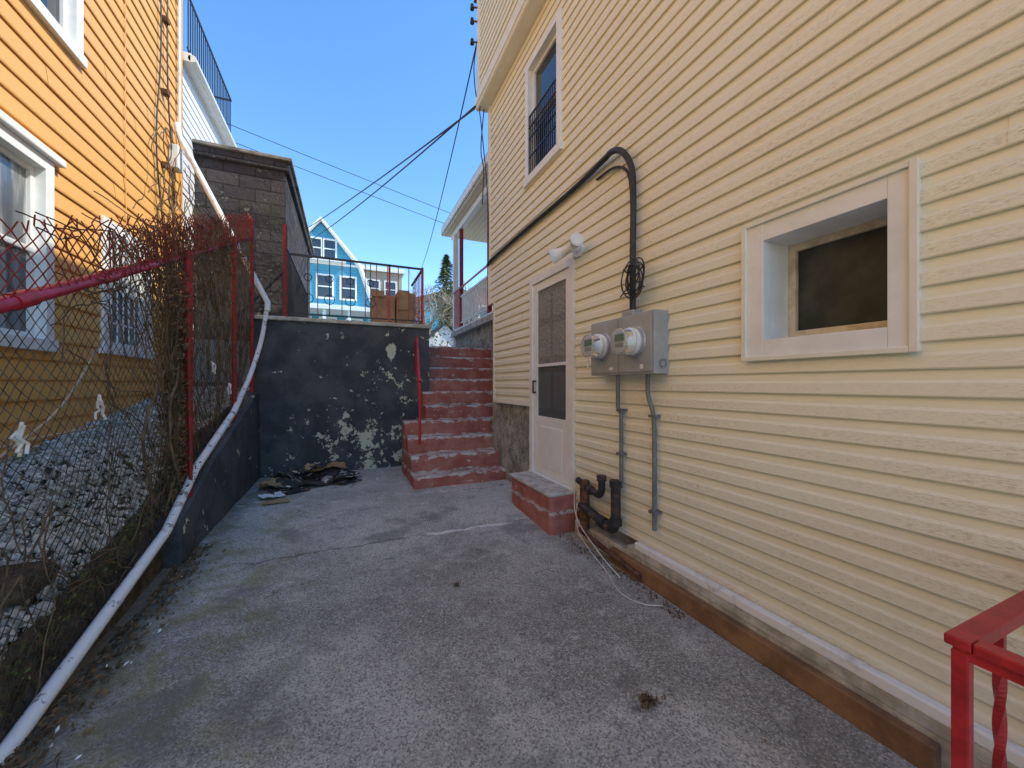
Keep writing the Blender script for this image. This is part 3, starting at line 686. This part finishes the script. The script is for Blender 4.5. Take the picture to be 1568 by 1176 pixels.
box('porch_sill',2.45,2.56,5.3,9.6,2.5,2.615,conc_l,PO)

BH=empty('blue_gambrel_house'); fy=30
prof=[(-4.85,2),(1.65,2),(1.65,7.2),(.8,9.7),(-1.6,12.6),(-4.0,9.7),(-4.85,7.2)]
n=len(prof); v=[(x,fy,z) for x,z in prof]+[(x,fy+10,z) for x,z in prof]
mesh('walls',v,[tuple(range(n)),tuple(range(2*n-1,n-1,-1))]+[(i,i+n,(i+1)%n+n,(i+1)%n) for i in range(n)],bluesid,BH)
tube('rake_trim',[[(x,fy-.12,z) for x,z in((2.0,6.9),(1.75,7.3),(.9,9.8),(-1.6,12.8),(-4.1,9.8),(-5.0,7.2))]],.17,white,BH)
rp=[(1.9,7.0),(.95,9.85),(-1.6,12.9),(-4.15,9.85),(-5.1,7.0)]
v=[(x,fy-.2,z) for x,z in rp]+[(x,fy+10.2,z) for x,z in rp]; mesh('gambrel_roof',v,[(i,i+1,i+6,i+5) for i in range(4)],roofm,BH)
def wy(x0,x1,z0,z1,y,par,mid=True,gm=glass):
    boxes('window_trim',[(x0-.12,x0,y-.1,y,z0-.12,z1+.12),(x1,x1+.12,y-.1,y,z0-.12,z1+.12),(x0,x1,y-.1,y,z1,z1+.12),(x0,x1,y-.1,y,z0-.12,z0),(x0,x1,y-.08,y,(z0+z1)/2-.04,(z0+z1)/2+.04)],white,par)
    box('window_pane',x0,x1,y-.04,y,z0,z1,gm,par)
for x0 in(-2.3,-1.4): wy(x0,x0+.7,10.2,11.4,fy,BH)
for x0 in(-3.5,-1.8,-.3): wy(x0,x0+.9,7.4,8.9,fy,BH)
for x0 in(-3.2,-1.6,.1): wy(x0,x0+.9,4.3,5.9,fy,BH)
boxes('belt_trim',[(-4.9,1.7,fy-.1,fy,9.7,9.85),(-4.9,1.7,fy-.1,fy,6.7,6.9),(-3.2,0,fy-.5,fy,9.85,9.95)],white,BH)
boxes('porch',[(-4.5,1.6,fy-2.2,fy-.1,3.0,3.2),(-4.5,1.7,fy-2.3,fy-.1,6.2,6.45)]+[(-4.4+1.5*i,-4.2+1.5*i,fy-2.15,fy-1.95,2,6.2) for i in range(5)]+[(-4.4,1.6,fy-2.1,fy-2.05,4.1,4.2)]+[(-4.4+.2*i,-4.34+.2*i,fy-2.1,fy-2.05,3.2,4.1) for i in range(30)],white,BH)
TH=empty('tan_apartment_house'); box('walls',1.3,4.9,38,48,2,11.8,tansid,TH); box('cornice',1.1,5.1,37.7,48,11.8,12.2,white,TH)
for x0 in(1.9,3.4):
    for z0 in(4.5,7,9.5): wy(x0,x0+.9,z0,z0+1.4,38,TH)
PH=empty('pale_brick_house'); box('walls',8.6,15,27,36,2,8.4,simple('pink_brick',(.45,.24,.19),(.35,.17,.13),3,.9),PH)
mesh('roof',[(8.3,26.8,8.3),(15.3,26.8,8.3),(15.3,36,8.3),(8.3,36,8.3),(11.8,26.8,10.8),(11.8,36,10.8)],[(0,1,4),(2,3,5),(0,4,5,3),(1,2,5,4)],roofm,PH)
for x0 in(9,10.6,12.2): wy(x0,x0+.9,5.4,7,27,PH); wy(x0,x0+.9,2.9,4.3,27,PH)
GA=empty('white_garage'); 
mesh('garage_shell',[(4.6,24,2),(6.9,24,2),(6.9,24,4.0),(5.75,24,5.1),(4.6,24,4.0),(4.6,28,2),(6.9,28,2),(6.9,28,4.0),(5.75,28,5.1),(4.6,28,4.0)],[(0,1,2,3,4),(9,8,7,6,5),(0,4,9,5),(1,6,7,2)],white,GA)
mesh('garage_roof',[(4.4,23.8,3.85),(5.75,23.8,5.2),(7.1,23.8,3.85),(4.4,28,3.85),(5.75,28,5.2),(7.1,28,3.85)],[(0,1,4,3),(1,2,5,4)],roofm,GA)
box('garage_door',4.9,6.6,23.95,23.995,2,3.7,grey,GA)
CT=empty('conifer_tree')
def conifer(px,py,z0,h,r):
    cone('trunk',(px,py,z0),(px,py,z0+h),.22,.03,brown,CT,8)
    v=[];f=[]
    for i in range(5200):
        t=random.random()**.8; zz=z0+.8+(h-.8)*t; a=random.uniform(0,6.28); rr=r*(1-t)**.8*(.75+.35*math.sin(a*3+zz*2.3))*random.uniform(.35,1)
        p=Vector((px+rr*math.cos(a),py+rr*math.sin(a),zz-rr*.25)); s=random.uniform(.06,.17)
        dv=Vector((math.cos(a),math.sin(a),-.35+random.uniform(-.3,.3)))*s*1.6; sd=Vector((-math.sin(a),math.cos(a),random.uniform(-.4,.4)))*s*.4
        k=len(v); v+= [tuple(p-sd),tuple(p+dv),tuple(p+sd)]; f.append((k,k+1,k+2))
    mesh('needles',v,f,needle,CT)
conifer(6.3,26,2,8.2,2.4)
def bare(name,px,py,z0,h,mat_,seed,n0=5):
    rnd=random.Random(seed); E=empty(name); lv={}
    def br(p,d,l,depth):
        pts=[tuple(p)]
        for k in range(3):
            d=(d+Vector([rnd.uniform(-.22,.22) for _ in range(3)])).normalized(); p=p+d*l/3; pts.append(tuple(p))
        lv.setdefault(depth,[]).append(pts)
        if depth<6:
            for _ in range(3 if depth<4 else 2):
                nd=(d+Vector([rnd.uniform(-.65,.65),rnd.uniform(-.65,.65),rnd.uniform(-.2,.5)])).normalized(); br(p,nd,l*rnd.uniform(.6,.82),depth+1)
    br(Vector((px,py,z0)),Vector((0,0,1)),h*.28,0)
    for k,L in lv.items(): tube('limbs_%d'%k,L,[.12,.08,.055,.035,.022,.014,.009][k]*h/7,mat_,E,0)
bare('bare_tree',4.2,23,2,6.2,twig,2); bare('bare_tree.001',6.0,21,2,5.6,twig,5); bare('bare_tree.002',9,40,2,10,twig,8)
v=[];f=[]
for i in range(4500):
    leaf((random.uniform(2.3,12),22.5+random.uniform(-.6,.6),2+abs(random.gauss(0,1))*1.3*(1+.3*math.sin(i))),random.uniform(.05,.13))
mesh('dry_hedge',v,f,simple('dry_hedge_m',(.30,.20,.11),(.16,.13,.06),1,.9))
for i,(x0,y0,w_,h_) in enumerate([(-40,45,18,10),(-20,48,12,9),(8,55,14,11),(26,48,16,9),(46,50,18,10)]):
    E=empty('row_house' if i==0 else 'row_house.%03d'%i); box('walls',x0,x0+w_,y0,y0+10,2,2+h_,tansid if i%2 else bluesid,E)
    mesh('roof',[(x0-.3,y0-.3,2+h_),(x0+w_+.3,y0-.3,2+h_),(x0+w_+.3,y0+10,2+h_),(x0-.3,y0+10,2+h_),(x0+w_/2,y0-.3,4.5+h_),(x0+w_/2,y0+10,4.5+h_)],[(0,1,4),(2,3,5),(0,4,5,3),(1,2,5,4)],roofm,E)
    for k in range(int(w_/2.5)):
        for zz in(4,7): wy(x0+1+2.4*k,x0+1.9+2.4*k,zz,zz+1.5,y0,E)

WR=empty('overhead_wires')
def sag(a,b,s,n=24):
    a=Vector(a);b=Vector(b); return [tuple(a.lerp(b,i/n)-Vector((0,0,s*4*(i/n)*(1-i/n)))) for i in range(n+1)]
A0=(1.80,5.30,5.38)
L=[sag(A0,(-6.5,34,10.9),.4),sag((1.8,5.3,5.42),(-6.3,34,10.6),.8)]
tube('service_drop',L,.013,blackpvc,WR,1)
tube('upper_drop',[sag((1.74,5.34,6.25),(5.8,40,13.2),2.2)],.011,blackpvc,WR,1)
L=[sag((-30,32,24.5),(45,34,9.5),.6),sag((-30,32,23.4),(45,34,8.6),.7)]
tube('street_wires',L,.022,blackpvc,WR,1)
tube('drip_loops',[spl([(1.8,5.28,5.4),(1.74,5.2,5.2),(1.78,5.24,5.0),(1.86,5.2,4.0),(1.87,5.21,3.05)]),spl([(1.74,5.33,6.25),(1.70,5.34,5.9),(1.73,5.33,5.5),(1.8,5.28,5.3)]),spl([(1.83,5.27,5.3),(1.78,5.26,4.7),(1.82,5.26,4.4),(1.80,5.26,3.9)])],.008,blackpvc,WR,1)
INS=empty('wall_insulators')
for i,z in enumerate((5.38,6.25,6.55,6.75)):
    xx=U-.03 if z>5.4 else X-.06
    cone('bracket_%d'%i,(xx+.03,5.30,z),(xx-.06,5.33,z),.012,.012,rust,INS); cone('insulator_%d'%i,(xx-.06,5.33,z-.03),(xx-.06,5.33,z+.04),.03,.022,black,INS)

# ---------------------------------------------------------------- camera, light
cam=bpy.data.cameras.new('camera'); co=bpy.data.objects.new('camera',cam); S.collection.objects.link(co)
co.location=(0,0,1.32); co.rotation_euler=(math.radians(90),0,math.radians(-23.3))
cam.sensor_width=36; cam.lens=13.55; cam.clip_start=.05; cam.clip_end=2000; S.camera=co
EL,AZ=48,112
wd=bpy.data.worlds.new('World'); S.world=wd; wd.use_nodes=True; nt=wd.node_tree
sk=nt.nodes.new('ShaderNodeTexSky'); sk.sky_type='NISHITA'; sk.sun_disc=False; sk.sun_elevation=math.radians(EL); sk.sun_rotation=math.radians(AZ)
sk.air_density=1.0; sk.dust_density=0.0; sk.ozone_density=1.6; sk.altitude=300
hs=nt.nodes.new('ShaderNodeHueSaturation'); hs.inputs['Saturation'].default_value=1.22
bg=nt.nodes['Background']; bg.inputs[1].default_value=.37
nt.links.new(sk.outputs[0],hs.inputs['Color']); nt.links.new(hs.outputs[0],bg.inputs[0])
sl=bpy.data.lights.new('sun','SUN'); sl.energy=5; sl.angle=math.radians(.5); sl.color=(1,.95,.84)
so=bpy.data.objects.new('sun',sl); S.collection.objects.link(so)
dv=Vector((math.cos(math.radians(EL))*math.sin(math.radians(AZ)),math.cos(math.radians(EL))*math.cos(math.radians(AZ)),math.sin(math.radians(EL))))
so.rotation_euler=dv.to_track_quat('Z','Y').to_euler(); so.location=(0,0,30)
S.view_settings.view_transform='Standard'; S.view_settings.look='None'; S.view_settings.exposure=0
